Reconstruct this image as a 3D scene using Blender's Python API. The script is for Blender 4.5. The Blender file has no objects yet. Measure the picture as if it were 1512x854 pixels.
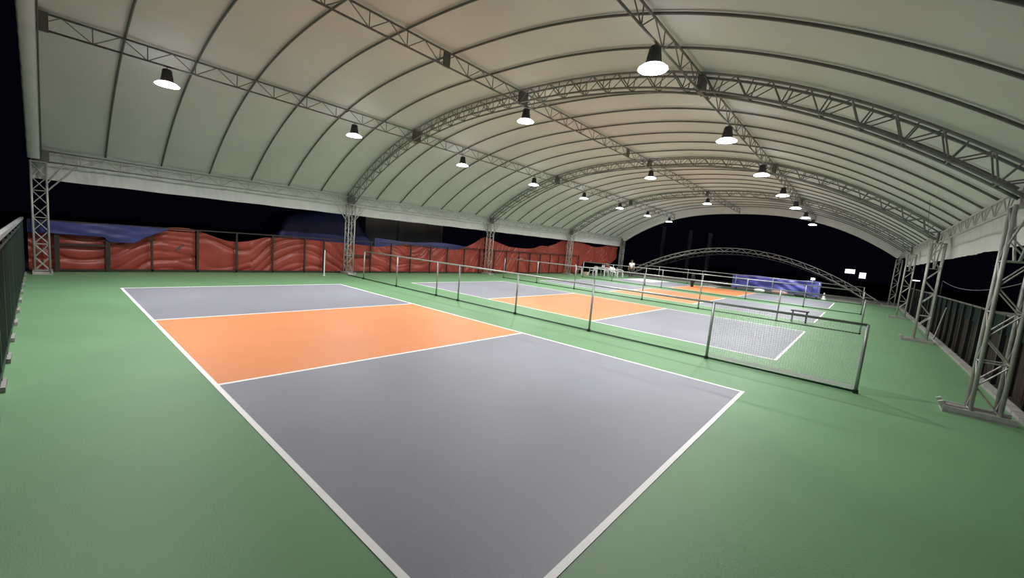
import bpy, bmesh, math, random
from mathutils import Vector, Matrix
random.seed(7)
C = bpy.context.scene
COL = C.collection

# ------------------------------------------------------------------ camera
F_PX = 601.77
R_ROWS = ((0.0, 0.0, 0.0),) * 3
yaw, pit, rol = -0.7218, -0.1137, 0.0859
CAM = Vector((14.5623, -1.3578, 2.03))
fw = Vector((math.cos(pit) * math.sin(yaw), math.cos(pit) * math.cos(yaw), math.sin(pit)))
rt = fw.cross(Vector((0, 0, 1))).normalized()
up = rt.cross(fw)
r2 = math.cos(rol) * rt + math.sin(rol) * up
u2 = -math.sin(rol) * rt + math.cos(rol) * up
cd = bpy.data.cameras.new('camera')
cam = bpy.data.objects.new('camera', cd)
COL.objects.link(cam)
M3 = Matrix((r2, u2, -fw)).transposed()
cam.matrix_world = Matrix.Translation(CAM) @ M3.to_4x4()
cd.sensor_width = 36.0
cd.lens = F_PX * 36.0 / 1512.0
cd.shift_x = 18.06 / 1512.0
cd.shift_y = 1.75 / 1512.0
cd.clip_start = 0.02
cd.clip_end = 500
C.camera = cam

# ------------------------------------------------------------------ night sky, exposure
w = bpy.data.worlds.new('night')
C.world = w
w.use_nodes = True
w.node_tree.nodes['Background'].inputs[0].default_value = (0.25, 0.28, 0.8, 1)
w.node_tree.nodes['Background'].inputs[1].default_value = 0.0032
C.view_settings.view_transform = 'Standard'
C.view_settings.look = 'None'
C.view_settings.exposure = 0.0
C.view_settings.gamma = 1.0
C.cycles.use_denoising = True
C.cycles.max_bounces = 8
C.cycles.diffuse_bounces = 5
LAMP_W = 197.0
BELL = 5.0


def px_len(a, b):
    """length in the photograph's pixels of the segment a-b (0 when it is out of view): decides which small
    pieces become objects of their own"""
    o = []
    for p in (a, b):
        d = Vector(p) - CAM
        z = d.dot(fw)
        if z < 0.3:
            return 0
        o.append((738 + F_PX * d.dot(r2) / z, 428.7 - F_PX * d.dot(u2) / z))
    m = ((o[0][0] + o[1][0]) / 2, (o[0][1] + o[1][1]) / 2)
    if not (-10 < m[0] < 1522 and -10 < m[1] < 864):
        return 0
    return math.hypot(o[0][0] - o[1][0], o[0][1] - o[1][1])


# ------------------------------------------------------------------ materials
def mat(name, col, rough=0.6, metal=0.0, var=0.0, vscale=3.0, bump=0.0, bscale=40.0, spec=0.5, stretch=(1, 1, 1), col2=None,
        emit=None, estr=0.0, trans=0.0):
    m = bpy.data.materials.new(name)
    m.use_nodes = True
    nt = m.node_tree
    b = nt.nodes['Principled BSDF']
    b.inputs['Base Color'].default_value = (*col, 1)
    b.inputs['Roughness'].default_value = rough
    b.inputs['Metallic'].default_value = metal
    b.inputs['Specular IOR Level'].default_value = spec
    tc = nt.nodes.new('ShaderNodeTexCoord')
    mp = nt.nodes.new('ShaderNodeMapping')
    mp.inputs['Scale'].default_value = stretch
    nt.links.new(tc.outputs['Object'], mp.inputs[0])
    if var > 0 or col2:
        n = nt.nodes.new('ShaderNodeTexNoise')
        n.inputs['Scale'].default_value = vscale
        n.inputs['Detail'].default_value = 5
        nt.links.new(mp.outputs[0], n.inputs[0])
        r = nt.nodes.new('ShaderNodeValToRGB')
        c2 = col2 or tuple(min(1, c * (1 + var)) for c in col)
        c1 = col if col2 else tuple(c * (1 - var) for c in col)
        r.color_ramp.elements[0].position = 0.3
        r.color_ramp.elements[1].position = 0.7
        r.color_ramp.elements[0].color = (*c1, 1)
        r.color_ramp.elements[1].color = (*c2, 1)
        nt.links.new(n.outputs[0], r.inputs[0])
        nt.links.new(r.outputs[0], b.inputs['Base Color'])
    if bump > 0:
        n2 = nt.nodes.new('ShaderNodeTexNoise')
        n2.inputs['Scale'].default_value = bscale
        n2.inputs['Detail'].default_value = 3
        nt.links.new(mp.outputs[0], n2.inputs[0])
        bp = nt.nodes.new('ShaderNodeBump')
        bp.inputs['Strength'].default_value = bump
        bp.inputs['Distance'].default_value = 0.02
        nt.links.new(n2.outputs[0], bp.inputs['Height'])
        nt.links.new(bp.outputs[0], b.inputs['Normal'])
    if emit:
        b.inputs['Emission Color'].default_value = (*emit, 1)
        b.inputs['Emission Strength'].default_value = estr
    if trans > 0:
        t = nt.nodes.new('ShaderNodeBsdfTranslucent')
        t.inputs[0].default_value = (*col, 1)
        mx = nt.nodes.new('ShaderNodeMixShader')
        mx.inputs[0].default_value = trans
        nt.links.new(b.outputs[0], mx.inputs[1])
        nt.links.new(t.outputs[0], mx.inputs[2])
        nt.links.new(mx.outputs[0], nt.nodes['Material Output'].inputs[0])
    return m


M_GREEN = mat('green_court_paint', (0.14, 0.28, 0.145), 0.5, var=0.07, vscale=0.7, bump=0.12, bscale=90, spec=0.4)
M_GREY = mat('grey_court_paint', (0.245, 0.252, 0.30), 0.5, var=0.06, vscale=0.6, bump=0.1, bscale=90, spec=0.4)
M_ORANGE = mat('orange_court_paint', (0.73, 0.265, 0.105), 0.5, var=0.05, vscale=0.6, bump=0.1, bscale=90, spec=0.4)
M_LINE = mat('white_line_paint', (0.9, 0.9, 0.91), 0.5, var=0.03, vscale=4)
M_MEMB = mat('white_membrane', (0.67, 0.665, 0.655), 0.55, var=0.06, vscale=0.55, bump=0.15, bscale=3, spec=0.25)
M_HEM = mat('white_membrane_flap', (0.70, 0.70, 0.70), 0.55, var=0.05, vscale=2.0, bump=0.4, bscale=7, spec=0.25)
M_STEEL = mat('galvanised_steel', (0.24, 0.24, 0.235), 0.5, metal=0.25, var=0.15, vscale=6)
M_STEELL = mat('bright_galvanised_steel', (0.46, 0.45, 0.43), 0.45, metal=0.3, var=0.15, vscale=6)
M_TUBE = mat('grey_rib_tube', (0.13, 0.13, 0.12), 0.55, metal=0.1, var=0.1, vscale=4)
M_RAIL = mat('zinc_rail', (0.42, 0.43, 0.44), 0.4, metal=0.5, var=0.1, vscale=5)
M_POST = mat('zinc_post', (0.30, 0.32, 0.32), 0.4, metal=0.4, var=0.1, vscale=5)
M_DKGREEN = mat('dark_green_tube', (0.03, 0.075, 0.05), 0.45, var=0.1)
M_BLACK = mat('black_enamel', (0.012, 0.012, 0.014), 0.4)
M_BAR = mat('dark_green_bar', (0.018, 0.035, 0.03), 0.45, var=0.2)
M_SHEET = mat('dark_green_shade_cloth', (0.014, 0.028, 0.026), 0.9, var=0.25, vscale=2, spec=0.08)
M_FRAME = mat('dark_fence_steel', (0.03, 0.022, 0.018), 0.6, var=0.2)
M_RED = mat('red_tarpaulin', (0.315, 0.05, 0.036), 0.4, var=0.2, vscale=1.2, bump=0.35, bscale=9, spec=0.45)
M_REDHEM = mat('red_tarpaulin_hem', (0.44, 0.075, 0.055), 0.4, var=0.1)
M_BLUE = mat('blue_tarpaulin', (0.06, 0.07, 0.34), 0.4, var=0.15, vscale=1.3, bump=0.35, bscale=8)
M_BLUED = mat('dull_blue_tarpaulin', (0.04, 0.045, 0.19), 0.45, var=0.2, vscale=1.3, bump=0.35, bscale=8)
M_NET = mat('grey_net_cord', (0.66, 0.68, 0.68), 0.8)
M_TAPE = mat('white_net_tape', (0.8, 0.8, 0.8), 0.7)
M_WHITE = mat('white_plastic', (0.85, 0.85, 0.85), 0.35)
M_CONC = mat('pale_concrete', (0.30, 0.285, 0.27), 0.8, var=0.2, vscale=1.5, bump=0.3, bscale=25)
M_KERB = mat('concrete_kerb', (0.28, 0.28, 0.26), 0.85, var=0.2, vscale=5, bump=0.4, bscale=30)
M_SOIL = mat('dark_soil', (0.035, 0.028, 0.022), 0.95, var=0.4, vscale=1.5, bump=0.6, bscale=6)
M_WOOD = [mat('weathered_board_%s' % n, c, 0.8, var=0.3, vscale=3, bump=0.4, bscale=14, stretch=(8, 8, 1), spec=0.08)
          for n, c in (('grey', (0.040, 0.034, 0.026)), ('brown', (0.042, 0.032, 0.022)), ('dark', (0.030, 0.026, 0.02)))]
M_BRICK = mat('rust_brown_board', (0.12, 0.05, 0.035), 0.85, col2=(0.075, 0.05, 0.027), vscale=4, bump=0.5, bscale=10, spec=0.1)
M_BELL = mat('lit_lamp_bell', (0.9, 0.9, 0.9), 0.4, emit=(1.0, 0.985, 0.97), estr=BELL)
M_LENS = mat('lit_lamp_lens', (0.9, 0.9, 0.9), 0.4, emit=(1.0, 0.985, 0.97), estr=30.0)
M_SINK = mat('black_heat_sink', (0.02, 0.019, 0.021), 0.5)
M_ARCH = mat('pale_galvanised_steel', (0.72, 0.71, 0.70), 0.5, var=0.1)
M_POLE = mat('pale_concrete_pole', (0.6, 0.6, 0.62), 0.8, var=0.1)
M_GWALL = mat('grey_rendered_wall', (0.62, 0.64, 0.64), 0.9, var=0.1, vscale=0.8, bump=0.2, bscale=12)
M_LIT = mat('lit_white_panel', (0.9, 0.9, 0.9), 0.5, emit=(1, 1, 0.98), estr=3.0)
M_SKIN = mat('skin', (0.30, 0.17, 0.11), 0.55)
M_HAIR = mat('black_hair', (0.01, 0.009, 0.008), 0.6)
M_SHIRTW = mat('white_cotton', (0.8, 0.8, 0.8), 0.8)
M_SHIRTM = mat('maroon_cotton', (0.22, 0.07, 0.06), 0.8)
M_DARKC = mat('dark_cotton', (0.03, 0.03, 0.034), 0.8)
M_CREAM = mat('cream_card', (0.62, 0.52, 0.40), 0.7)
M_PINK = mat('faded_pink_cloth', (0.42, 0.25, 0.25), 0.85, var=0.2)


# ------------------------------------------------------------------ building helpers
def tag(o, label=None, cat=None, group=None, kind=None):
    if label: o['label'] = label
    if cat: o['category'] = cat
    if group: o['group'] = group
    if kind: o['kind'] = kind
    return o


def empty(name, loc, label=None, cat=None, group=None, kind=None):
    o = bpy.data.objects.new(name, None)
    o.empty_display_size = 0.2
    o.location = loc
    COL.objects.link(o)
    return tag(o, label, cat, group, kind)


def wloc(o):
    v = Vector((0, 0, 0))
    while o is not None:
        v = v + o.location
        o = o.parent
    return v


class MB:
    """collects geometry in world coordinates"""
    def __init__(s):
        s.v = []
        s.f = []

    def box(s, a, b):
        i = len(s.v)
        for z in (a[2], b[2]):
            s.v += [(a[0], a[1], z), (b[0], a[1], z), (b[0], b[1], z), (a[0], b[1], z)]
        s.f += [tuple(i + k for k in q) for q in ((3, 2, 1, 0), (4, 5, 6, 7), (0, 1, 5, 4), (1, 2, 6, 5), (2, 3, 7, 6), (3, 0, 4, 7))]
        return s

    def path(s, pts, r, n=6, ref=None, square=False, cap=True):
        pts = [Vector(p) for p in pts]
        base = len(s.v)
        for k, p in enumerate(pts):
            t = (pts[min(k + 1, len(pts) - 1)] - pts[max(k - 1, 0)]).normalized()
            a = Vector(ref) if ref else (Vector((0, 0, 1)) if abs(t.z) < 0.9 else Vector((0, 1, 0)))
            x = t.cross(a).normalized()
            y = x.cross(t)
            nn = 4 if square else n
            for q in range(nn):
                th = 2 * math.pi * (q + 0.5) / nn
                rr = r * (1.414 if square else 1)
                s.v.append(tuple(p + x * (rr * math.cos(th)) + y * (rr * math.sin(th))))
        nn = 4 if square else n
        for k in range(len(pts) - 1):
            for q in range(nn):
                q2 = (q + 1) % nn
                s.f.append((base + k * nn + q, base + k * nn + q2, base + (k + 1) * nn + q2, base + (k + 1) * nn + q))
        if cap:
            s.f.append(tuple(base + q for q in reversed(range(nn))))
            s.f.append(tuple(base + (len(pts) - 1) * nn + q for q in range(nn)))
        return s

    def bar(s, a, b, r, n=6, **k):
        return s.path([a, b], r, n, **k)

    def lathe(s, prof, c, n=24):
        i = len(s.v)
        for r, z in prof:
            for k in range(n):
                a = 2 * math.pi * k / n
                s.v.append((c[0] + r * math.cos(a), c[1] + r * math.sin(a), c[2] + z))
        for j in range(len(prof) - 1):
            for k in range(n):
                k2 = (k + 1) % n
                s.f.append((i + j * n + k, i + j * n + k2, i + (j + 1) * n + k2, i + (j + 1) * n + k))
        return s

    def grid(s, fn, nu, nv):
        i = len(s.v)
        for a in range(nu + 1):
            for b in range(nv + 1):
                s.v.append(tuple(fn(a / nu, b / nv)))
        for a in range(nu):
            for b in range(nv):
                p = i + a * (nv + 1) + b
                s.f.append((p, p + 1, p + nv + 2, p + nv + 1))
        return s

    def quadslab(s, x0, x1, y0, y1, z0, z1):
        return s.box((x0, y0, z0), (x1, y1, z1))

    def build(s, name, m, parent=None, smooth=False, loc=None, **tags):
        o0 = wloc(parent) if parent else Vector(loc or (0, 0, 0))
        me = bpy.data.meshes.new(name)
        me.from_pydata([(x - o0.x, y - o0.y, z - o0.z) for x, y, z in s.v], [], s.f)
        me.materials.append(m)
        if smooth:
            me.polygons.foreach_set('use_smooth', [True] * len(me.polygons))
        me.update()
        o = bpy.data.objects.new(name, me)
        if parent:
            o.parent = parent
        else:
            o.location = o0
        COL.objects.link(o)
        return tag(o, **tags)


_unit = {}


def unit_tube(m):
    if m.name not in _unit:
        b = MB().bar((0, 0, 0), (0, 0, 1), 1.0, 6)
        me = bpy.data.meshes.new('brace_' + m.name)
        me.from_pydata(b.v, [], b.f)
        me.materials.append(m)
        me.polygons.foreach_set('use_smooth', [len(p.vertices) == 4 for p in me.polygons])
        _unit[m.name] = me
    return _unit[m.name]


def piece(name, a, b, r, m, parent):
    """one straight tube as an object of its own, sharing one mesh"""
    a, b = Vector(a), Vector(b)
    d = b - a
    o = bpy.data.objects.new(name, unit_tube(m))
    o.parent = parent
    o.location = a - wloc(parent)
    o.rotation_mode = 'QUATERNION'
    o.rotation_quaternion = d.to_track_quat('Z', 'Y')
    o.scale = (r, r, d.length)
    COL.objects.link(o)
    return o


def braces(segs, r, m, parent, name='brace', limit=10, most=300):
    """braces that show at 10 px or more become parts, the finer rest is one joined part"""
    segs = [(px_len(a, b), a, b) for a, b in segs]
    segs.sort(key=lambda s: -s[0])
    rest = MB()
    n = 0
    for l, a, b in segs:
        if l >= limit and n < most:
            piece(name, a, b, r, m, parent)
            n += 1
        else:
            rest.bar(a, b, r, 5)
    if rest.v:
        rest.build('lacing', m, parent, kind='stuff')


ORD = ['first', 'second', 'third', 'fourth', 'fifth', 'sixth', 'seventh', 'eighth', 'ninth', 'tenth']

# ------------------------------------------------------------------ dimensions
XL, XR, XM = -3.5, 16.22, 6.375
FR = [-1.3, 8.25, 17.8, 27.35, 36.9]
EAVE = 3.65
HALF = 9.97


def arch(x):
    return 6.55 - 2.9 * (abs(x - XM) / HALF) ** 2.5


# arc-length sampled x positions
_xs = [XM - HALF + 2 * HALF * i / 2000 for i in range(2001)]
_s = [0]
for i in range(2000):
    _s.append(_s[-1] + math.hypot(_xs[i + 1] - _xs[i], arch(_xs[i + 1]) - arch(_xs[i])))


def arc_pts(n):
    out = []
    j = 0
    for k in range(n + 1):
        t = _s[-1] * k / n
        while j < 1999 and _s[j + 1] < t:
            j += 1
        q = (t - _s[j]) / max(1e-9, _s[j + 1] - _s[j])
        out.append(_xs[j] + (_xs[j + 1] - _xs[j]) * q)
    return out


def arch_n(x, off):
    """point on the curve moved inwards by off along its normal"""
    e = 1e-3
    x = min(max(x, XM - HALF + e), XM + HALF - e)
    d = (arch(x + e) - arch(x - e)) / (2 * e)
    n = Vector((d, -1)).normalized()
    return x + n.x * off, arch(x) + n.y * off


# ------------------------------------------------------------------ floor, ground
fl = MB().box((-4.2, -2.2, -0.12), (16.72, 37.2, 0)).build('floor', M_GREEN, loc=(0, 0, 0), kind='structure')
MB().box((-120, -60, -0.5), (120, 160, -0.14)).build('ground', M_SOIL, kind='structure')
MB().box((-6, 37.22, -0.12), (17.2, 44, -0.005)).build('apron', M_CONC, kind='structure')

W, LL, L1, L2 = 6.10, 13.41, 4.572, 8.839
CY = [0.0, 9.31, 18.76, 27.81]
LW = 0.055
for ci, y in enumerate(CY):
    MB().box((0, y, 0), (L1, y + W, 0.003)).build('court_surface', M_GREY, fl)
    MB().box((L1, y, 0), (L2, y + W, 0.003)).build('kitchen_surface', M_ORANGE, fl, label='orange painted non-volley zone')
    MB().box((L2, y, 0), (LL, y + W, 0.003)).build('court_surface', M_GREY, fl)
    a = 0.0055
    MB().box((0, y, 0), (LL, y + LW, a)).build('court_line', M_LINE, fl)
    MB().box((0, y + W - LW, 0), (LL, y + W, a)).build('court_line', M_LINE, fl)
    for x in (0, LL - LW):
        MB().box((x, y + LW, 0), (x + LW, y + W - LW, a)).build('court_line', M_LINE, fl)
    for x in (L1, L2):
        MB().box((x - LW / 2, y + LW, 0), (x + LW / 2, y + W - LW, a)).build('court_line', M_LINE, fl)

# ------------------------------------------------------------------ membrane roof
ce = empty('ceiling', (XM, 0, EAVE), kind='structure')
ribs_y = []
for k in range(4):
    y0, y1 = FR[k], FR[k + 1]
    ys = [y0 + (y1 - y0) * i / 7 for i in range(8)]
    ribs_y.append(ys)
    for i in range(7):
        ya, yb = ys[i], ys[i + 1]
        if k == 0 and i == 0:
            ya = -1.53
        if k == 3 and i == 6:
            yb = 37.15
        xs = arc_pts(64)

        def fn(u, v, xs=xs, ya=ya, yb=yb):
            x = xs[round(u * 64)]
            s = 4 * v * (1 - v)
            px, pz = arch_n(x, -0.05 + 0.035 * s)
            return (px, ya + (yb - ya) * v, pz)
        MB().grid(fn, 64, 5).build('membrane_panel', M_MEMB, ce, smooth=True)
# side flaps hanging below the eaves
for nm, xf, sg, lab in (('eave_valance', -3.77, -1, 'white membrane flap hanging along the eave above the red tarpaulins'),
                        ('eave_valance', 16.52, 1, 'white membrane flap hanging along the eave above the board fence')):
    t = empty(nm, (xf, 17.8, 2.75), lab, 'valance', 'white flaps under the eaves')
    for k in range(4):
        ya, yb = FR[k] + (-.2 if k == 0 else 0), FR[k + 1]

        def fn(u, v, ya=ya, yb=yb):
            y = ya + (yb - ya) * u
            z = 3.72 + (2.76 - 3.72) * v + 0.006 * math.sin(y * 3.1) * v
            x = xf - sg * 0.17 * (1 - v) ** 3 + 0.012 * math.sin(y * 9 + 3 * v) + 0.02 * v * math.sin(y * 2.3) + 0.008 * math.sin(y * 31 + z * 4)
            return (x, y, z)
        MB().grid(fn, 160, 10).build('valance_panel', M_HEM, t, smooth=True)
# ------------------------------------------------------------------ arch trusses
ALAB = ['grey arch truss at the open front end of the tent',
        'box arch truss crossing the tent above the first divider rail, second from the front',
        'middle arch truss of the tent roof, third from the front',
        'arch truss of the tent roof, fourth from the front',
        'last arch truss at the dark far end of the tent']
for k, y in enumerate(FR):
    t = empty('arch_truss', (XM, y, EAVE), ALAB[k], 'truss', 'arch trusses of the tent')
    n = 62
    px = arc_pts(n)
    hw = 0.15 if k else 0.08
    if k == 0:
        y = -1.43
    dep = 0.34
    xs = arc_pts(80)
    for sy in (-1, 1):
        for off in (0.03, 0.03 + dep):
            MB().path([(arch_n(x, off)[0], y + sy * hw, arch_n(x, off)[1]) for x in xs], 0.026, 8, ref=(0, 1, 0)).build('chord', M_STEEL, t, smooth=True)
    seg = []

    def P(i, off, sy):
        a, b = arch_n(px[i], off)
        return (a, y + sy * hw, b)
    for sy in (-1, 1):
        for i in range(n):
            if i % 2 == 0:
                seg.append((P(i, 0.03, sy), P(i + 1, 0.03 + dep, sy)))
            else:
                seg.append((P(i, 0.03 + dep, sy), P(i + 1, 0.03, sy)))
            if i % 2 == 1:
                seg.append((P(i, 0.03 + dep, sy), P(i, 0.03, sy)))
    for i in range(0, n + 1, 2):
        seg.append((P(i, 0.03, -1), P(i, 0.03, 1)))
        if i < n:
            seg.append((P(i + 1, 0.03 + dep, -1), P(i + 1, 0.03 + dep, 1)))
    braces(seg, 0.013, M_STEEL, t, most=290)
    if k == 4:      # membrane wrapped around the last arch
        xq = arc_pts(90)

        def fe(u, v):
            x = xq[round(u * 90)]
            q = round(v * 5)
            off = (-0.04, 0.38, 0.43, 0.43, 0.38, -0.04)[q]
            yy = (y - 0.2, y - 0.2, y - 0.17, y + 0.17, y + 0.2, y + 0.2)[q]
            px_, pz_ = arch_n(x, off)
            return (px_, yy + 0.004 * math.sin(u * 200), pz_)
        MB().grid(fe, 90, 5).build('sleeve_cloth', M_HEM, t, smooth=True, label='white membrane sleeve wrapped around the arch')
    if k == 0:      # membrane sleeve wrapped around the front arch
        xq = arc_pts(120)

        def fs(u, v):
            x = xq[round(u * 120)]
            q = round(v * 4)
            off = (-0.04, 0.40, 0.43, 0.43, 0.40)[q] + 0.006 * math.sin(u * 190 + 4 * v)
            yy = (-1.56, -1.56, -1.53, -1.33, -1.30)[q]
            px_, pz_ = arch_n(x, off)
            return (px_, yy + 0.005 * math.sin(u * 260), pz_)
        MB().grid(fs, 120, 4).build('sleeve_cloth', M_HEM, t, smooth=True, label='white membrane sleeve wrapped around the arch')
        MB().path([(arch_n(x, 0.42)[0], -1.285, arch_n(x, 0.42)[1]) for x in xq], 0.016, 6).build('hem_cord', M_TUBE, t)

# ------------------------------------------------------------------ roof ribs between the arches
BAY = ['front arch and the second arch', 'second and third arches', 'third and fourth arches', 'fourth and last arches']
xs = arc_pts(72)
for k in range(4):
    for i in range(1, 7):
        y = ribs_y[k][i]
        pts = [(arch_n(x, 0.0)[0], y, arch_n(x, 0.0)[1]) for x in xs]
        MB().path(pts, 0.024, 8, ref=(0, 1, 0)).build('roof_rib', M_TUBE, smooth=True, loc=(XM, y, EAVE),
            label='slim curved roof tube, %s of six between the %s' % (ORD[i - 1], BAY[k]), cat='roof rib', group='slim curved tubes under the membrane')


# ------------------------------------------------------------------ long trusses
def long_truss(x, ztop, dep, lab, grp, step=0.46, r=0.022, rb=0.012, name='purlin_truss', m=M_STEEL):
    t = empty(name, (x, FR[2], ztop - dep), lab, 'truss', grp)
    y0, y1 = FR[0] - 0.1, FR[4] + 0.1
    for z in (ztop, ztop - dep):
        MB().path([(x, y0, z), (x, y1, z)], r, 8).build('chord', m, t, smooth=True)
    n = int((y1 - y0) / step)
    st = (y1 - y0) / n
    seg = []
    for i in range(n):
        a, b = y0 + st * i, y0 + st * (i + 1)
        if i % 2 == 0:
            seg += [((x, a, ztop - dep), (x, b, ztop)), ((x, a, ztop - dep), (x, a, ztop))]
        else:
            seg += [((x, a, ztop), (x, b, ztop - dep))]
    braces(seg, rb, m, t)
    for y in ((5.29, 15.46) if x == XM else ()):
        MB().box((x - 0.028, y - 0.09, ztop - dep - 0.02), (x + 0.028, y + 0.09, ztop + 0.01)).build('splice_plate', M_TUBE, t)
    for y in FR:
        MB().box((x - 0.05, y - 0.17, ztop - dep - 0.03), (x + 0.05, y + 0.17, ztop + 0.02)).build('joint_plate', M_TUBE, t)
    return t


PX = [1.25, XM, 11.4]
PLAB = ['long straight roof truss on the red tarpaulin side, carrying eight lamps',
        'long straight roof truss along the ridge, carrying lamps at the arches',
        'long straight roof truss on the board fence side, carrying the big lamps']
PT = []
for x, l in zip(PX, PLAB):
    zt = arch_n(x, 0.0)[1] - 0.055
    PT.append(zt - 0.33)
    long_truss(x, zt, 0.33, l, 'long trusses under the roof')
long_truss(XL + 0.02, 3.56, 0.30, 'zigzag eave truss on top of the columns by the red tarpaulins', 'eave trusses', step=0.45, r=0.024, rb=0.012, name='eave_truss', m=M_STEELL)
long_truss(XR - 0.02, 3.56, 0.30, 'zigzag eave truss on top of the columns by the board fence', 'eave trusses', step=0.45, r=0.024, rb=0.012, name='eave_truss', m=M_STEELL)

# ------------------------------------------------------------------ lattice columns
CORD = ['at the open front end of the tent', 'second from the front', 'third from the front', 'fourth from the front', 'at the dark far end']
for side, x in (('L', XL), ('R', XR)):
    for k, y in enumerate(FR):
        if k == 0:
            y = -1.35
        nm = 'the red tarpaulins' if side == 'L' else 'the board fence'
        t = empty('lattice_column', (x, y, 0), 'grey lattice column beside %s, %s' % (nm, CORD[k]), 'column', 'lattice columns of the tent')
        wx, wy = 0.15, 0.15
        H = 3.225
        for sx in (-1, 1):
            for sy in (-1, 1):
                MB().bar((x + sx * wx, y + sy * wy, 0.055), (x + sx * wx, y + sy * wy, H), 0.027, 8).build('leg', M_STEELL, t, smooth=True)
        seg = []
        z0, st = 0.1, 0.385
        for i in range(8):
            za, zb = z0 + st * i, z0 + st * (i + 1)
            for s in (-1, 1):
                e = (i % 2) * 2 - 1
                seg.append(((x + s * wx, y - e * wy, za), (x + s * wx, y + e * wy, zb)))
                seg.append(((x - e * wx, y + s * wy, za), (x + e * wx, y + s * wy, zb)))
                if i % 2 == 0:
                    seg.append(((x + s * wx, y - wy, za), (x + s * wx, y + wy, za)))
                    seg.append(((x - wx, y + s * wy, za), (x + wx, y + s * wy, za)))
                if side == 'L' and k == 0:
                    seg.append(((x + s * wx, y + e * wy, za), (x + s * wx, y - e * wy, zb)))
        braces(seg, 0.011, M_STEELL, t)
        # knee braces up to the eave truss and the arch
        for s in (-1, 1):
            if k == 0 and s < 0 or k == 4 and s > 0:
                continue
            sx = 1 if side == 'L' else -1
            piece('knee_brace', (x, y + s * wy, 2.42), (x, y + s * 0.78, 3.24), 0.02, M_STEELL, t)
            piece('knee_brace', (x + sx * wx, y + s * wy, 2.62), (x + sx * wx * 0.2, y + s * 0.52, 3.24), 0.014, M_STEELL, t)
        MB().box((x - 0.17, y - 0.17, 3.212), (x + 0.17, y + 0.17, 3.236)).build('cap_plate', M_STEELL, t)
        # channel foot
        xa, xb = (x - 0.34, x + 0.36) if side == 'L' else (x - 0.44, x + 0.32)
        b = MB().box((xa, y - 0.2, 0), (xb, y + 0.2, 0.025))
        b.box((xa, y - 0.2, 0.02), (xb, y - 0.165, 0.1)).box((xa, y + 0.165, 0.02), (xb, y + 0.2, 0.1))
        b.build('base_channel', M_STEELL, t)
        MB().box((x - 0.18, y - 0.165, 0.02), (x + 0.18, y + 0.165, 0.056)).build('base_plate', M_STEELL, t)
        if side == 'R':
            for s in (-1, 1):
                MB().path([(xa + 0.03, y + s * 0.13, 0.03), (xa - 0.03, y + s * 0.13, 0.15)], 0.03, square=True).build('anchor_lug', M_STEELL, t)
                MB().bar((xa + 0.06, y + s * 0.13, 0.07), (x - wx, y + s * 0.13, 0.07), 0.02, 8).build('anchor_rod', M_STEELL, t)

# ------------------------------------------------------------------ high-bay lamps
ROWLAB = ['red tarpaulin side truss', 'ridge truss', 'board fence side truss']
LAMPS = [(0, [0.81, 5.73, 10.68, 15.71, 20.78, 25.7, 30.6, 35.4]),
         (1, [-0.95, 8.45, 18.1, 27.6]),
         (2, [5.69, 10.73, 15.67, 20.7, 25.3, 30.3, 34.9])]
proto = None
for row, ys in LAMPS:
    for i, y in enumerate(ys):
        x = PX[row]
        zb = PT[row] - 0.02
        lab = 'black high-bay lamp under the %s, %s from front' % (ROWLAB[row], ORD[i])
        if proto is None:
            t = empty('high_bay_lamp', (x, y, zb), lab, 'lamp', 'high-bay lamps under the roof')
            MB().bar((x, y, zb), (x, y, zb - 0.07), 0.012, 8).build('hook', M_STEEL, t)
            b = MB().lathe([(0.0, -0.05), (0.08, -0.05), (0.1, -0.08), (0.112, -0.22), (0.13, -0.345), (0.0, -0.345)], (x, y, zb), 20)
            for q in range(16):
                a = 2 * math.pi * q / 16
                b.path([(x + 0.09 * math.cos(a), y + 0.09 * math.sin(a), zb - 0.09), (x + 0.13 * math.cos(a), y + 0.13 * math.sin(a), zb - 0.34)], 0.006, square=True)
            b.build('heat_sink', M_SINK, t)
            MB().lathe([(0.125, -0.347), (0.19, -0.365), (0.243, -0.405), (0.248, -0.42)], (x, y, zb), 28).build('bell', M_BELL, t, smooth=True)
            MB().lathe([(0.246, -0.42), (0.16, -0.435), (0.0, -0.44)], (x, y, zb), 28).build('lens', M_LENS, t, smooth=True)
            ld = bpy.data.lights.new('lamp_light', 'AREA')
            ld.shape = 'DISK'
            ld.size = 0.3
            ld.energy = LAMP_W
            ld.spread = math.radians(150)
            ld.color = (1.0, 0.985, 0.965)
            lo = bpy.data.objects.new('lamp_light', ld)
            lo.parent = t
            lo.location = (0, 0, -0.45)
            COL.objects.link(lo)
            proto = t
        else:
            t = proto.copy()
            COL.objects.link(t)
            t.location = (x, y, zb)
            t['label'] = lab
            for ch in proto.children:
                c = ch.copy()
                COL.objects.link(c)
                c.parent = t

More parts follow.
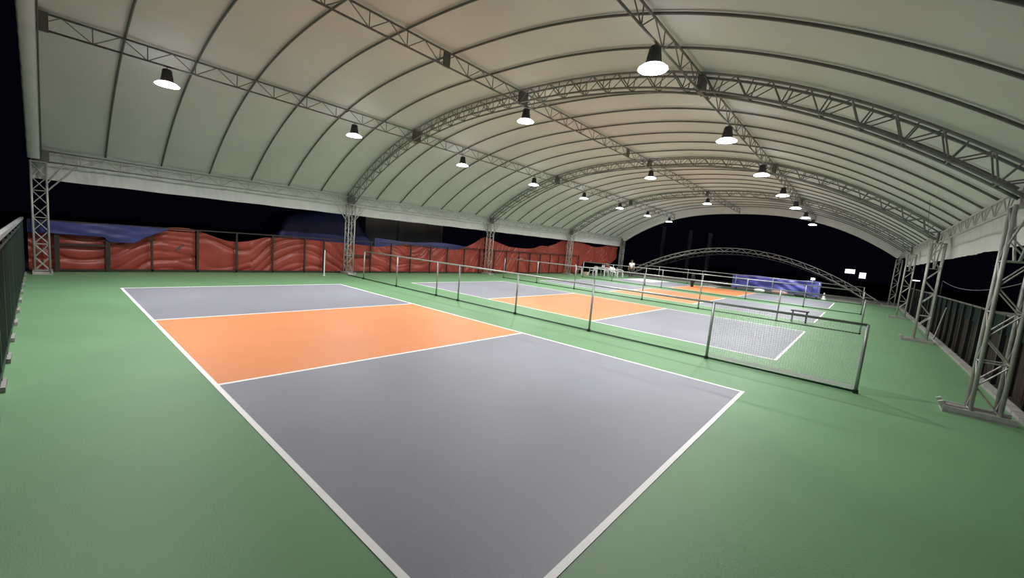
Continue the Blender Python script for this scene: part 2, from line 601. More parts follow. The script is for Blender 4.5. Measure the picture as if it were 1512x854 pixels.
# ------------------------------------------------------------------ divider fences between the courts
FX = [14.74, 12.35, 9.56, 7.1, 4.59, 3.45, 1.0, -1.47]
FY = [7.89, 17.1, 26.3, 35.3]
FLAB = ['waist-high steel pipe divider between the first and second courts, netted end panel',
        'steel pipe divider between the second and third courts',
        'steel pipe divider between the third and fourth courts',
        'steel pipe divider beyond the fourth court, before the blue tarpaulin']
FH = 1.195
for k, y in enumerate(FY):
    t = empty('divider_fence', (6.6, y, 0), FLAB[k], 'fence', 'steel pipe dividers between the courts')
    for x in FX:
        po = MB().bar((x, y, 0.0), (x, y, FH + 0.01), 0.026, 10).build('post', M_POST, t, smooth=True)
        MB().box((x - 0.035, y - 0.035, 0.0), (x + 0.035, y + 0.035, 0.06)).build('foot', M_BLACK, po)
    MB().bar((FX[-1], y, FH), (FX[0], y, FH), 0.024, 10).build('top_rail', M_RAIL, t, smooth=True)
    MB().bar((FX[-1] - (1.4 if k == 0 else 0), y, 0.03), (FX[0], y, 0.03), 0.02, 8).build('bottom_rail', M_DKGREEN, t, smooth=True)
    if k == 0:
        xa, xb = FX[1] + 0.03, FX[0] - 0.03
        b = MB()
        nx, nz = 56, 27
        for i in range(nx + 1):
            x = xa + (xb - xa) * i / nx
            b.bar((x, y, 0.09), (x, y, FH - 0.02), 0.0026, 4, cap=False)
        for i in range(nz + 1):
            z = 0.09 + (FH - 0.11) * i / nz
            b.bar((xa, y, z), (xb, y, z), 0.0026, 4, cap=False)
        b.build('net', M_NET, t, label='fine grey netting', kind='stuff')
        MB().box((xa, y - 0.004, 0.065), (xb, y + 0.004, 0.125)).build('net_tape', M_TAPE, t, label='white tape along the foot of the net')
MB().bar((-2.85, 6.8, 0), (-2.85, 6.8, 1.1), 0.022, 10).lathe([(0.06, 0.0), (0.06, 0.015), (0.022, 0.02)], (-2.85, 6.8, 0), 12).build(
    'marker_pole', M_WHITE, smooth=False, loc=(-2.85, 6.8, 0), label='short white pole standing alone before the red tarpaulin', cat='pole')

# ------------------------------------------------------------------ steel fence with red tarpaulins (x = -3.85)
FXX = -3.92
t = empty('steel_fence', (FXX, 14, 0), 'dark steel post fence carrying the red tarpaulins', 'fence')
PYS = [-1.04, 0.09, 1.2, 2.5, 3.77, 5.09, 6.4, 7.25, 8.4, 9.63, 10.81, 12.05, 13.4, 14.67, 16.05, 17.42, 18.8, 20.03, 21.4, 22.7, 24.0, 25.3, 26.5, 28.2, 29.6]
for y in PYS:
    MB().bar((FXX, y, 0), (FXX, y, 1.57), 0.055 if y < 0.5 else 0.03, square=True).build('post', M_FRAME, t)
MB().bar((FXX, -1.6, 1.56), (FXX, 29.6, 1.56), 0.022, square=True).build('top_rail', M_FRAME, t)
MB().bar((FXX, -1.6, 0.06), (FXX, 29.6, 0.06), 0.03, square=True).build('bottom_rail', M_FRAME, t)
for a, b in ((-1.04, 0.09), (9.0, 9.63), (8.4, 9.0)):
    MB().bar((FXX, a, 0.86), (FXX, b, 0.86), 0.03, square=True).build('middle_rail', M_FRAME, t)


def lerp_tab(tab, y):
    if y <= tab[0][0]: return tab[0][1]
    for (a, za), (b, zb) in zip(tab, tab[1:]):
        if y <= b:
            q = (y - a) / (b - a)
            return za + (zb - za) * q
    return tab[-1][1]


def smooth_tab(tab, y, h=0.12):
    return sum(lerp_tab(tab, y + d * h) for d in (-2, -1, 0, 1, 2)) / 5


TOP = [(-1.69, 1.2), (0.4, 1.28), (1.2, 1.52), (2.06, 1.61), (2.46, 1.57), (3.09, 1.31), (3.65, 1.16), (4.24, 1.24), (4.98, 1.48), (6.07, 1.5), (7.26, 1.44),
       (8.94, 1.37), (10.06, 1.3), (11.0, 1.42), (11.69, 1.52), (13.54, 1.47), (14.8, 1.40), (15.64, 1.42), (16.76, 1.82), (17.93, 2.42), (18.94, 2.12),
       (20.39, 1.83), (22.0, 1.8), (23.0, 1.84), (24.2, 2.14), (25.0, 2.1), (26.0, 2.36), (27.81, 2.98), (29.0, 2.8), (30.5, 2.62), (32.28, 2.42), (33.8, 2.52), (35.53, 2.85), (37.06, 3.2)]


def noise1(seed):
    rnd = random.Random(seed)
    ks = [(rnd.uniform(0.6, 3.5), rnd.uniform(-4, 4), rnd.uniform(0, 6.28), rnd.uniform(0.3, 1)) for _ in range(7)]

    def f(a, b):
        s = 0
        for k1, k2, ph, am in ks:
            s += am * math.sin(k1 * a + k2 * b + ph + 0.8 * math.sin(0.7 * a + ph))
        return s / 3
    return f


TARPS = [(-1.66, 2.5, 'red tarpaulin at the front corner, half under a blue sheet'),
         (2.5, 8.35, 'red tarpaulin sagging in swags, before the second column by the fence'),
         (8.35, 17.9, 'long red tarpaulin stretched on the fence between second and third columns'),
         (17.9, 27.5, 'red tarpaulin peaking at both ends between third and fourth columns'),
         (27.5, 36.95, 'red tarpaulin hung high above the white chairs')]
for k, (ya, yb, lab) in enumerate(TARPS):
    t = empty('red_tarpaulin', (-4.02, (ya + yb) / 2, 0), lab, 'tarpaulin', 'red tarpaulins along the fence')
    nz_ = noise1(20 + k)
    nz2 = noise1(50 + k)
    xt = -4.04

    def bottom(y, k=k):
        if k < 4: return 0.045 + 0.02 * math.sin(y * 2.1)
        return lerp_tab([(27.5, 0.05), (29.9, 0.05), (30.6, 1.05), (33.5, 1.0), (35.6, 0.95), (36.95, 1.5)], y)

    def surf(u, v):
        y = ya + 0.04 + (yb - ya - 0.08) * u
        zt = smooth_tab(TOP, y)
        zb = bottom(y)
        z = zb + (zt - zb) * v
        # bulge between posts, swag folds parallel to the top edge, diagonal folds
        near = min(abs(y - p) for p in PYS)
        bulge = 0.03 * min(1, near / 0.5)
        sw = zt - z
        swag = 0.5 + 0.5 * math.sin(y * 0.8 + 1.9 * k + 0.6)
        ph = y * (1.7 if math.sin(y * 0.5 + k) > 0 else -1.7) * (1 - swag) + sw * (4 + 6 * swag) + 1.9 * nz_(y * 0.8, z * 0.8)
        f1 = (1 - abs(math.sin(ph))) ** 2
        f2 = (1 - abs(math.sin(0.55 * ph + 1.1 * nz2(y * 0.9, z * 1.2)))) ** 3
        f3 = nz_(y * 2.0, z * 2.4)
        x = xt + bulge - 0.05 * f1 * math.exp(-sw * 0.35) - 0.06 * f2 + 0.018 * f3 + 0.02 * nz2(y * 0.8, z)
        return (min(x, -3.965), y, z)
    nu = int((yb - ya) / 0.045)
    MB().grid(surf, nu, 34).build('sheet', M_RED, t, smooth=True)
    if k == 0:      # the torn slit in the first one
        q = [surf((yy - ya) / (yb - ya), (zz - 0.05) / 1.52) for yy, zz in ((1.86, 0.78), (2.0, 0.83), (2.16, 1.0), (2.02, 0.93))]
        tb = MB()
        tb.v = [(p[0] + 0.03, p[1], p[2]) for p in q] + [(p[0] + 0.01, p[1], p[2]) for p in q]
        tb.f = [(0, 1, 2, 3), (7, 6, 5, 4), (0, 4, 5, 1), (1, 5, 6, 2), (2, 6, 7, 3), (3, 7, 4, 0)]
        tb.build('tear', M_BLACK, t, label='dark torn slit in the tarpaulin')
    MB().path([Vector(surf(i / 60, 1.0)) for i in range(61)], 0.014, 6).build('hem', M_REDHEM, t, smooth=True)

# blue sheet over the first tarpaulin
t = empty('blue_tarpaulin', (-4.1, 0, 1.1), 'narrow blue tarpaulin draped over the top of the first red one', 'tarpaulin')
n1 = noise1(91)


def surf(u, v):
    y = -1.62 + 3.25 * u
    zt = 1.55 + 0.01 * math.sin(y * 3)
    zb = lerp_tab([(-1.7, 1.2), (0.0, 1.16), (0.12, 1.0), (0.75, 1.0), (1.0, 1.2), (1.66, 1.54)], y)
    z = zb + (zt - zb) * v
    return (-3.81 + 0.02 * n1(y * 2, z * 7), y, z)


MB().grid(surf, 60, 14).build('sheet', M_BLUED, t, smooth=True)
MB().path([surf(i / 40, 0) for i in range(41)], 0.012, 6).build('hem', M_BLUED, t)

# blue tent-like cover standing outside the fence
t = empty('blue_cover', (-6.6, 8.6, -0.14), 'large dark blue tarpaulin covering a stack outside, behind the second column', 'tarpaulin')
n2 = noise1(33)
prof = [(5.4, 0.3), (6.0, 1.4), (6.25, 2.35), (7.2, 2.78), (8.4, 2.92), (9.6, 2.96), (10.3, 2.2), (10.95, 1.5), (11.6, 0.25)]


def surf(u, v):
    y = 5.4 + 6.2 * u
    h = smooth_tab(prof, y, 0.1) + 0.14
    a = v * math.pi
    x = -7.1 + 1.2 * max(-1, min(1, 1.25 * math.cos(a)))
    z = -0.14 + h * min(1, 1.5 * math.sin(a))
    return (x + 0.05 * n2(y * 1.3, z * 2), y, max(-0.13, z + 0.04 * n2(y, x)) if 0 < v < 1 else -0.14)


MB().grid(surf, 60, 24).build('cover_sheet', M_BLUED, t, smooth=True)
MB().box((-7.9, 6.4, -0.14), (-6.3, 10.2, 1.9)).build('crate_stack', M_WOOD[1], t)
# long low blue sheet behind the third section of fence
t = empty('blue_strip', (-4.35, 13.5, -0.14), 'low blue tarpaulin strip showing behind the red fence by the grey building', 'tarpaulin')
n3 = noise1(44)


def surf(u, v):
    y = 10.2 + 6.6 * u
    z = -0.12 + (1.84 + 0.05 * math.sin(y * 1.4)) * v
    return (-4.4 + 0.04 * n3(y, z * 2) - 0.15 * v * v, y, z)


MB().grid(surf, 70, 12).build('sheet', M_BLUED, t, smooth=True)
# grey building outside
t = empty('grey_building', (-11, 15.3, -0.14), 'plain grey walled building outside, behind the red tarpaulins', 'building')
MB().box((-13, 12.2, -0.14), (-9, 18.4, 4.6)).build('wall', M_GWALL, t)
MB().box((-9.0, 14.55, -0.14), (-8.85, 15.0, 4.6)).build('pilaster', M_GWALL, t)
MB().box((-9.0, 18.2, -0.14), (-8.9, 18.4, 4.6)).build('pilaster', M_GWALL, t)
MB().box((-13.2, 12.0, 4.6), (-8.7, 18.6, 4.8)).build('roof_slab', M_GWALL, t)

# ------------------------------------------------------------------ bar fence along the front edge (y = -1.67)
t = empty('bar_fence', (4.5, -1.72, 0), 'dark green bar fence with pale top rail along the front edge of the courts', 'fence')
yb_ = -1.70
XA, XB = -3.3, 12.6
rail = MB().bar((XA, yb_, 1.60), (XB, yb_, 1.60), 0.03, square=True).build('top_rail', M_RAIL, t)
MB().bar((XA, yb_, 1.47), (XB, yb_, 1.47), 0.018, square=True).build('upper_rail', M_BAR, t)
MB().bar((XA, yb_, 0.14), (XB, yb_, 0.14), 0.018, square=True).build('bottom_rail', M_BAR, t)
b = MB().bar((0, 0, 0), (0, 0, 1.34), 0.011, square=True)
bme = bpy.data.meshes.new('bar')
bme.from_pydata(b.v, [], b.f)
bme.materials.append(M_BAR)
nb = int((XB - XA) / 0.115)
for i in range(nb + 1):
    o = bpy.data.objects.new('bar', bme)
    o.parent = t
    o.location = Vector((XA + i * 0.115, yb_, 0.135)) - t.location
    COL.objects.link(o)
for i in range(14):
    x = XA + 0.05 + i * 1.21
    MB().bar((x, yb_ - 0.015, 0), (x, yb_ - 0.015, 1.58), 0.03, square=True).build('post', M_BAR, t)
    MB().box((x - 0.06, yb_ - 0.08, 0), (x + 0.3, yb_ + 0.045, 0.06)).build('kerb_block', M_KERB, t)
MB().box((XA, yb_ - 0.06, 0.02), (XB, yb_ - 0.052, 1.55)).build('shade_cloth', M_SHEET, t)

# ------------------------------------------------------------------ board fence along the other side (x = 16.95)
xf = 16.98
t = empty('board_fence', (xf, 21, 0), 'low fence of weathered vertical boards with dark posts, behind the columns', 'fence')
y = 4.6
i = 0
while y < 37:
    wd = random.uniform(0.24, 0.31)
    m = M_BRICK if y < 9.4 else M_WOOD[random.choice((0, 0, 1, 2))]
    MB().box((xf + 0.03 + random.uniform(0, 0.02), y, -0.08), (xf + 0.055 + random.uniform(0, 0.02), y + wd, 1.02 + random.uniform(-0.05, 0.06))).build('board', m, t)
    y += wd + 0.02
    i += 1
y = 5.2
while y < 37.2:
    MB().bar((xf, y, -0.1), (xf, y, 1.45), 0.035, square=True).build('post', M_BLACK, t)
    y += 1.2
MB().bar((xf, 4.6, 1.43), (xf, 37, 1.43), 0.03, 8).build('top_rail', M_TUBE, t, smooth=True)
MB().box((xf + 0.02, 4.6, 1.0), (xf + 0.026, 37, 1.42)).build('shade_cloth', M_SHEET, t)
MB().bar((16.62, 18.6, 0.1), (xf - 0.02, 20.4, 1.1), 0.022, 8).build('stay', M_STEEL, t)
# cable sagging above it
pts = [(17.2, 13 + 12 * q / 24, 1.83 + 0.32 * ((q - 13) / 13) ** 2) for q in range(25)]
MB().path(pts, 0.012, 6).build('cable', M_STEEL, loc=(17.0, 19, 1.83), label='thin cable sagging over the board fence', cat='cable')
for yy in (13.0, 25.0):
    zz = 2.16 if yy < 20 else 2.06
    MB().bar((17.2, yy, -0.14), (17.2, yy, zz), 0.03, 8).build('cable_post', M_BLACK, loc=(17.0, yy, -0.14),
        label='dark post holding the %s end of the sagging cable' % ('nearer' if yy < 20 else 'farther'), cat='post', group='cable posts')
# kerb
for i in range(16):
    ya = 5.0 + i * 2
    MB().box((16.64, ya + 0.01, -0.1), (16.78, ya + 1.99, 0.06)).build('kerb_stone', M_KERB, fl)
# hanging wire by the third column
MB().path([(15.6, 14.4, arch(15.6) - 0.02), (15.72, 15.4, 3.6), (15.86, 16.6, 3.45)], 0.006, 5).build('hanging_wire', M_TUBE,
    loc=(15.6, 14.4, 3.4), label='thin wire hanging from the roof beside the third column', cat='wire')

# ------------------------------------------------------------------ bench between the second and third courts
t = empty('bench', (13.0, 18.05, 0), 'small black bench beside the divider, next to the third court', 'bench')
bx, by = 12.95, 18.0
MB().box((bx - 0.28, by - 0.16, 0.42), (bx + 0.28, by + 0.16, 0.46)).build('seat', M_BLACK, t)
for s in (-1, 1):
    for sy in (-1, 1):
        piece('leg', (bx + s * 0.22, by + sy * 0.12, 0.0), (bx + s * 0.22, by + sy * 0.12, 0.43), 0.02, M_POST if s < 0 else M_BLACK, t)
    piece('crossbar', (bx + s * 0.22, by - 0.12, 0.12), (bx + s * 0.22, by + 0.12, 0.12), 0.014, M_BLACK, t)

# ------------------------------------------------------------------ white plastic chairs and table by the last tarpaulin
def rotpt(p, c, a):
    ca, sa = math.cos(a), math.sin(a)
    return (c[0] + p[0] * ca - p[1] * sa, c[1] + p[0] * sa + p[1] * ca, c[2] + p[2])


def chair(c, a, lab):
    t = empty('plastic_chair', c, lab, 'chair', 'white plastic chairs at the far corner')
    def R(*p): return rotpt(p, c, a)
    MB().grid(lambda u, v: R(-0.22 + 0.44 * u, -0.22 + 0.44 * v, 0.43 + 0.02 * math.cos(6.28 * u)), 6, 6).grid(
        lambda u, v: R(-0.22 + 0.44 * u, -0.22 + 0.44 * v, 0.40), 1, 1).build('seat', M_WHITE, t)
    b = MB()
    b.grid(lambda u, v: R((-0.21 + 0.42 * u), -0.21 - 0.1 * v - 0.03 * math.sin(3.14 * u), 0.43 + 0.4 * v - 0.06 * (2 * u - 1) ** 2 * v), 8, 6)
    b.grid(lambda u, v: R((-0.21 + 0.42 * u), -0.24 - 0.1 * v - 0.03 * math.sin(3.14 * u), 0.43 + 0.4 * v - 0.06 * (2 * u - 1) ** 2 * v), 8, 6)
    b.build('backrest', M_WHITE, t, smooth=True)
    for sx in (-1, 1):
        MB().path([R(sx * 0.25, -0.27, 0.66), R(sx * 0.26, 0.05, 0.65), R(sx * 0.25, 0.2, 0.6), R(sx * 0.22, 0.21, 0.43)], 0.02, square=True).build('armrest', M_WHITE, t)
        for sy in (-1, 1):
            MB().bar(R(sx * 0.25, sy * 0.25, 0), R(sx * 0.2, sy * 0.2, 0.43), 0.022, square=True).build('leg', M_WHITE, t)


CH = [((-3.3, 28.85, 0), -1.2, 'white plastic chair close beside the fourth tarpaulin-side column'),
      ((-2.6, 29.95, 0), 2.9, 'white plastic chair next to the white table, on its column side'),
      ((-1.35, 31.3, 0), -2.2, 'white plastic chair facing away, in the middle of the far group'),
      ((-1.35, 32.5, 0), -1.0, 'white plastic chair at the dark end of the far group'),
      ((-2.3, 32.9, 0), -1.9, 'white plastic chair at the back of the far group, under the tarpaulin edge')]
for c in CH:
    chair(*c)
tc = (-2.2, 30.9, 0)
t = empty('plastic_table', tc, 'white square plastic table among the white chairs', 'table')
MB().box((tc[0] - 0.42, tc[1] - 0.42, 0.70), (tc[0] + 0.42, tc[1] + 0.42, 0.74)).build('tabletop', M_WHITE, t)
for sx in (-1, 1):
    for sy in (-1, 1):
        MB().bar((tc[0] + sx * 0.36, tc[1] + sy * 0.36, 0), (tc[0] + sx * 0.34, tc[1] + sy * 0.34, 0.70), 0.03, square=True).build('leg', M_WHITE, t)
b = MB().box((-3.15, 29.3, 0), (-2.8, 29.65, 0.26))
b.build('carton', M_CREAM, loc=(-3, 29.5, 0), label='cream carton on the floor beside the white chairs', cat='box')
for i, (x, y, h) in enumerate(((-2.05, 30.75, 0.27), (-2.35, 31.05, 0.22))):
    MB().lathe([(0.0, 0), (0.045, 0), (0.045, h * 0.65), (0.018, h * 0.8), (0.018, h), (0.0, h)], (x, y, 0.74), 10).build('bottle', M_WHITE, loc=(x, y, 0.74), smooth=True,
        label='white bottle on the white plastic table, %s one' % ('taller' if i == 0 else 'shorter'), cat='bottle', group='bottles on the plastic table')


# ------------------------------------------------------------------ people
def person(loc, ang, seated, shirt, trous, lab, H=1.6):
    t = empty('person', loc, lab, 'person')
    k = H / 1.7
    def R(x, y, z): return Vector(rotpt((x * k, y * k, z * k), (0, 0, 0), ang))
    if seated:
        hip, dz = 0.5, -0.44
    else:
        hip, dz = 0.92, 0.0
    V, E_, RAD = [], [], []

    def add(p, r, par=None):
        V.append(R(*p)); RAD.append(r * k)
        if par is not None: E_.append((par, len(V) - 1))
        return len(V) - 1
    pel = add((0, 0, hip), 0.13)
    wa = add((0, 0.01, hip + 0.18), 0.115, pel)
    che = add((0, 0.01, hip + 0.38), 0.14, wa)
    nk = add((0, 0.0, hip + 0.53), 0.055, che)
    hd = add((0, 0.02, hip + 0.62), 0.075, nk)
    cr = add((0, 0.02, hip + 0.72), 0.085, hd)
    add((0, 0.02, hip + 0.78), 0.05, cr)
    add((0, 0.115, hip + 0.655), 0.016, hd)      # nose
    for s in (-1, 1):
        add((s * 0.085, 0.01, hip + 0.66), 0.016, hd)   # ears
        sh = add((s * 0.18, 0, hip + 0.46), 0.06, che)
        if seated:
            el = add((s * 0.22, 0.06, hip + 0.2), 0.045, sh)
            wr = add((s * 0.15, 0.28, hip + 0.13), 0.03, el)
            pm = add((s * 0.13, 0.35, hip + 0.12), 0.033, wr)
            fd = (0, 1, -0.15)
        else:
            el = add((s * 0.24, -0.02, hip + 0.18), 0.045, sh)
            wr = add((s * 0.25, 0.06, hip - 0.06), 0.03, el)
            pm = add((s * 0.25, 0.08, hip - 0.13), 0.033, wr)
            fd = (0, 0.15, -1)
        for q in range(4):
            o = (q - 1.5) * 0.02
            l = (0.075, 0.085, 0.08, 0.06)[q]
            px_, py_, pz_ = (V[pm] @ Matrix.Rotation(ang, 3, 'Z')) / k
            a1 = add((px_ + (o if seated else 0), py_ + (0 if seated else o) + fd[1] * 0.04, pz_ + fd[2] * 0.04), 0.01, pm)
            add((px_ + (o if seated else 0), py_ + (0 if seated else o) + fd[1] * l, pz_ + fd[2] * l), 0.008, a1)
        add((px_ - s * 0.04, py_ + 0.03 * fd[1], pz_ + 0.03 * fd[2]), 0.011, pm)
        if seated:
            hj = add((s * 0.09, 0.04, hip - 0.02), 0.1, pel)
            kn = add((s * 0.11, 0.44, hip - 0.02), 0.065, hj)
            an = add((s * 0.11, 0.44, 0.08), 0.042, kn)
        else:
            hj = add((s * 0.09, 0, hip - 0.08), 0.095, pel)
            kn = add((s * 0.1, 0.02, 0.5), 0.062, hj)
            an = add((s * 0.11, 0, 0.08), 0.042, kn)
        add((s * 0.12, (0.6 if seated else 0.16), 0.035), 0.034, an)
    me = bpy.data.meshes.new('body')
    me.from_pydata(V, E_, [])
    me.materials.append(M_SKIN)
    o = bpy.data.objects.new('body', me)
    o.parent = t
    COL.objects.link(o)
    md = o.modifiers.new('skin', 'SKIN')
    for i, r in enumerate(RAD):
        me.skin_vertices[0].data[i].radius = (r, r)
    me.skin_vertices[0].data[0].use_root = True
    sb = o.modifiers.new('sub', 'SUBSURF')
    sb.levels = sb.render_levels = 1

    def cloth(name, chain, grow, m, lathe=None):
        me2 = bpy.data.meshes.new(name)
        vs, es, rs = [], [], []
        for pts in chain:
            for j, (p, r) in enumerate(pts):
                if j == 0 and vs:
                    vs_i = 0
                    es.append((0, len(vs)))
                elif j > 0:
                    es.append((len(vs) - 1, len(vs)))
                vs.append(R(*p)); rs.append((r + grow) * k)
        me2.from_pydata(vs, es, [])
        me2.materials.append(m)
        oo = bpy.data.objects.new(name, me2)
        oo.parent = t
        COL.objects.link(oo)
        oo.modifiers.new('skin', 'SKIN')
        for i, r in enumerate(rs):
            me2.skin_vertices[0].data[i].radius = (r, r)
        me2.skin_vertices[0].data[0].use_root = True
        s2 = oo.modifiers.new('sub', 'SUBSURF')
        s2.levels = s2.render_levels = 1
    ch = [[((0, 0.01, hip + 0.38), 0.14), ((0, 0.01, hip + 0.18), 0.12), ((0, 0, hip + 0.02), 0.135)]]
    for s in (-1, 1):
        ch.append([((s * 0.18, 0, hip + 0.46), 0.062), ((s * 0.21, 0.01, hip + 0.3), 0.055)])
    cloth('shirt', ch, 0.02, shirt)
    ch = [[((0, 0, hip), 0.13)]]
    for s in (-1, 1):
        if seated:
            ch.append([((s * 0.09, 0.04, hip - 0.02), 0.1), ((s * 0.11, 0.44, hip - 0.02), 0.068), ((s * 0.11, 0.44, 0.3), 0.055)])
        else:
            ch.append([((s * 0.09, 0, hip - 0.08), 0.095), ((s * 0.1, 0.02, 0.5), 0.065), ((s * 0.11, 0, 0.12), 0.05)])
    cloth('trousers', ch, 0.015, trous)
    hz = (hip + 0.70) * k
    c = R(0, 0.0, hip + 0.70)
    b = MB().lathe([(0.0, 0.115 * k), (0.06 * k, 0.1 * k), (0.098 * k, 0.05 * k), (0.104 * k, 0.0), (0.09 * k, -0.02 * k)], Vector(loc) + c, 14)
    b.build('hair', M_HAIR, t, smooth=True)
    return t


person((-0.55, 32.9, 0), math.radians(200), False, M_SHIRTW, M_DARKC, 'person in a white shirt and dark trousers standing beyond the last court', 1.58)
person((-2.25, 31.72, 0), math.radians(195), True, M_SHIRTM, M_SHIRTW, 'person in a maroon shirt seated behind the white table', 1.62)
# the stool the seated one is on
t = empty('stool', (-2.22, 31.8, 0), 'dark stool under the person in the maroon shirt', 'stool')
MB().lathe([(0.0, 0.33), (0.17, 0.33), (0.17, 0.3), (0.0, 0.3)], (-2.22, 31.82, 0), 16).build('seat', M_BLACK, t)
for q in range(4):
    a = q * math.pi / 2 + 0.7
    piece('leg', (-2.22 + 0.16 * math.cos(a), 31.82 + 0.16 * math.sin(a), 0), (-2.22 + 0.12 * math.cos(a), 31.82 + 0.12 * math.sin(a), 0.31), 0.014, M_BLACK, t)
# upright black bag on a stand
t = empty('bag_stand', (5.0, 31.5, 0), 'tall black bag standing upright on the orange part of the last court', 'bag')
MB().lathe([(0.0, 0.02), (0.1, 0.02), (0.13, 0.35), (0.12, 0.8), (0.14, 1.0), (0.06, 1.08), (0.0, 1.08)], (5.0, 31.5, 0), 14).build('body', M_BLACK, t, smooth=True)
MB().path([(5.1, 31.42, 0.85), (5.25, 31.36, 0.6), (5.12, 31.42, 0.3)], 0.018, 6).build('strap', M_BLACK, t)
# bright floor glare at the far edge, put in as thin white slabs
MB().box((-0.1, 30.6, 0.0), (2.3, 34.6, 0.012)).build('floor_glare', M_WHITE, loc=(1.1, 32.6, 0), label='large white slab painting bright glare on the last court, beside the standing person', cat='glare patch')
MB().box((4.9, 34.2, 0.0), (5.9, 36.8, 0.014)).build('floor_glare', M_WHITE, loc=(5.5, 36.5, 0), label='small white slab painting bright glare near the blue tarpaulin', cat='glare patch')

# ------------------------------------------------------------------ blue tarpaulin heap at the far end
t = empty('blue_tarpaulin', (9.6, 36.4, 0), 'blue tarpaulin draped over a rack at the far end of the tent', 'tarpaulin')
n4 = noise1(71)


def surf(u, v):
    x = 6.7 + 5.7 * u
    top = 1.2 + 0.05 * math.sin(x * 1.7)
    if v < 0.6:
        q = v / 0.6
        return (x, 36.1 + 0.12 * n4(x * 2.2, q * 3) - 0.1 * (1 - q), 0.22 + 0.08 * n4(x * 1.5, 1) * (1 - q) + (top - 0.22) * q)
    q = (v - 0.6) / 0.4
    return (x, 36.1 + 0.8 * q + 0.1 * n4(x * 2.2, 3), top + 0.12 * math.sin(3.14 * q) - 0.3 * q)


MB().grid(surf, 90, 24).build('sheet', M_BLUE, t, smooth=True)
for x in (6.9, 9.5, 12.2):
    for y in (36.25, 36.8):
        MB().bar((x, y, 0), (x, y, 1.0), 0.025, square=True).build('rack_leg', M_FRAME, t)
MB().box((6.85, 36.2, 0.86), (12.25, 36.85, 0.98)).build('rack_shelf', M_FRAME, t)


def lump(name, c, r, m, lab, cat, seed):
    nn = noise1(seed)
    def fn(u, v):
        a, e = 2 * math.pi * u, math.pi * (v - 0.5)
        k = 1 + 0.12 * nn(4 * math.cos(a), 3 * v)
        return (c[0] + r[0] * k * math.cos(a) * math.cos(e), c[1] + r[1] * k * math.sin(a) * math.cos(e), max(0.0, c[2] + r[2] + r[2] * k * math.sin(e)))
    return MB().grid(fn, 20, 12).build(name, m, loc=c, smooth=True, label=lab, cat=cat)


lump('white_sack', (8.7, 35.75, 0), (0.4, 0.18, 0.13), M_SHIRTW, 'white sack lying at the foot of the blue tarpaulin', 'sack', 3)
lump('pink_bundle', (10.0, 35.75, 0), (0.55, 0.18, 0.15), M_PINK, 'faded pink cloth bundle lying at the foot of the blue tarpaulin', 'bundle', 4)
lump('dark_bundle', (11.3, 35.75, 0), (0.4, 0.18, 0.14), M_DARKC, 'dark cloth bundle lying at the foot of the blue tarpaulin', 'bundle', 5)
MB().lathe([(0.0, 0), (0.2, 0), (0.2, 0.02), (0.13, 0.04), (0.03, 0.5), (0.0, 0.5)], (12.65, 36.3, 0), 16).build('traffic_cone', M_WHITE, loc=(12.65, 36.3, 0), label='white traffic cone on the floor at the end of the blue tarpaulin', cat='traffic cone')
lump('black_cover', (5.6, 38.6, 0), (1.3, 0.4, 0.2), M_DARKC, 'low black cover lying on the concrete past the blue tarpaulin', 'cover', 8)


# ------------------------------------------------------------------ small outdoor lights
def flood(loc, size, lab, watts, aim, kind='flood'):
    t = empty('floodlight', loc, lab, 'lamp', 'small lights beyond the tent')
    x, y, z = loc
    MB().box((x - size[0] / 2, y, z - size[1] / 2), (x + size[0] / 2, y + 0.08, z + size[1] / 2)).build('housing', M_BLACK, t)
    MB().box((x - size[0] / 2 + 0.02, y - 0.012, z - size[1] / 2 + 0.02), (x + size[0] / 2 - 0.02, y + 0.002, z + size[1] / 2 - 0.02)).build('lens', M_LIT, t)
    MB().bar((x, y + 0.1, -0.14), (x, y + 0.1, z + 0.1), 0.03, 8).build('pole', M_TUBE, t)
    ld = bpy.data.lights.new('flood_light', 'SPOT')
    ld.energy = watts
    ld.spot_size = 2.2
    ld.shadow_soft_size = 0.1
    lo = bpy.data.objects.new('flood_light', ld)
    lo.parent = t
    lo.location = (0, -0.06, 0)
    d = Vector(aim) - Vector(loc)
    lo.rotation_mode = 'QUATERNION'
    lo.rotation_quaternion = d.to_track_quat('-Z', 'Y')
    COL.objects.link(lo)


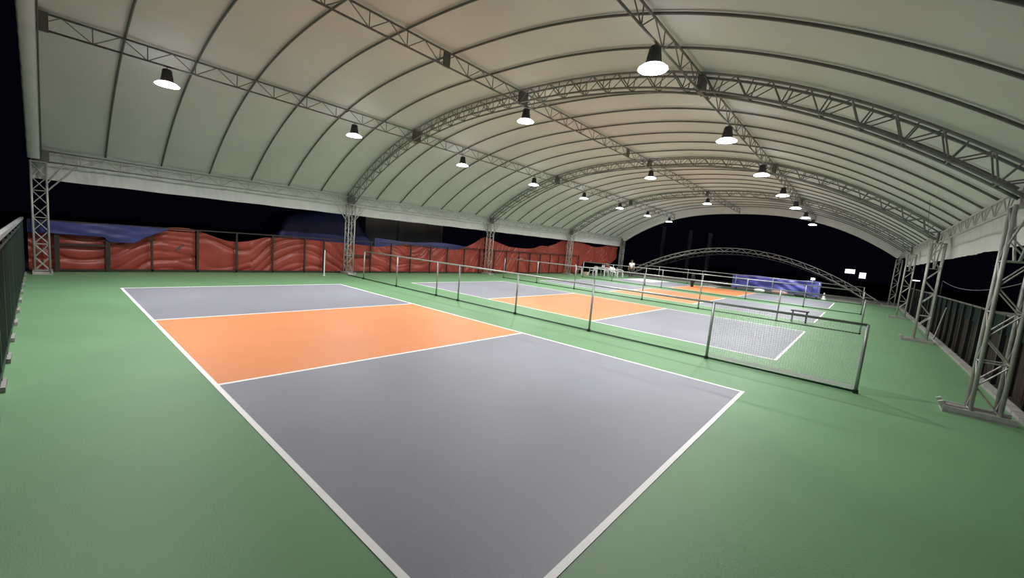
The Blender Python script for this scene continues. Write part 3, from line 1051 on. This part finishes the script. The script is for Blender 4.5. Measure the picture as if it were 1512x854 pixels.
flood((13.56, 50.0, 2.25), (0.75, 0.42), 'wide lit floodlight outside, beyond the foot of the low arch', 60, (13, 40, 0))
flood((14.5, 50.3, 1.95), (0.5, 0.55), 'square lit floodlight outside, next to the wide one', 30, (14, 40, 0))
flood((11.9, 35.65, 1.42), (0.28, 0.18), 'small lit work light on a thin pole before the blue tarpaulin', 25, (11.6, 36.2, 0.4))
flood((16.75, 30.6, 1.96), (0.34, 0.08), 'thin lit strip light by the fourth board fence column', 4, (16, 28, 0))

# ------------------------------------------------------------------ low arches on the ground beyond the tent
for k, (y, xc, hh, half, lab) in enumerate(((41.0, 5.55, 3.43, 10.3, 'low grey arch truss standing on the ground beyond the tent'),
                                            (48.0, 4.5, 3.3, 10.8, 'dim second arch truss behind the low one outside'))):
    t = empty('ground_arch', (xc, y, 0), lab, 'truss', 'low arches beyond the tent')

    def A(i, off, n=44):
        x = -1 + 2 * i / n
        s = 1 - off / 6
        return (xc + half * x * (1 - off / half * 0.9), y, max(-0.02, (hh - off) - hh * x * x * (1 - off / hh * 0.02)))
    for off in (0.0, 0.3):
        for sy in (-0.13, 0.13):
            MB().path([(A(i, off)[0], y + sy, A(i, off)[2]) for i in range(45)], 0.03, 6, ref=(0, 1, 0)).build('chord', M_ARCH, t, smooth=True)
    seg = []
    for i in range(44):
        o1, o2 = (0, 0.3) if i % 2 else (0.3, 0)
        for sy in (-0.13, 0.13):
            p, q = A(i, o1), A(i + 1, o2)
            seg.append(((p[0], y + sy, p[2]), (q[0], y + sy, q[2])))
    braces(seg, 0.013, M_ARCH, t)
    for s in (-1, 1):
        MB().box((xc + s * half - 0.35, y - 0.3, -0.14), (xc + s * half + 0.35, y + 0.3, 0.04)).build('footing', M_CONC, t)
# three slender poles
for i, (x, y, h, lab) in enumerate(((-8.2, 60, 6.6, 'tall thin pole outside, just past the last tarpaulin-side lamp'),
                                    (-4.4, 60, 6.2, 'tall grey pole outside, above the shoulder of the low arch'),
                                    (-1.8, 60, 5.9, 'faint grey pole outside, above the top of the low arch'))):
    MB().bar((x, y, -0.14), (x, y, h), 0.26, 10).lathe([(0.4, 0), (0.4, 0.3), (0.26, 0.35)], (x, y, -0.14), 10).build('pole', M_POLE, loc=(x, y, -0.14), label=lab, cat='pole', group='tall poles beyond the tent')
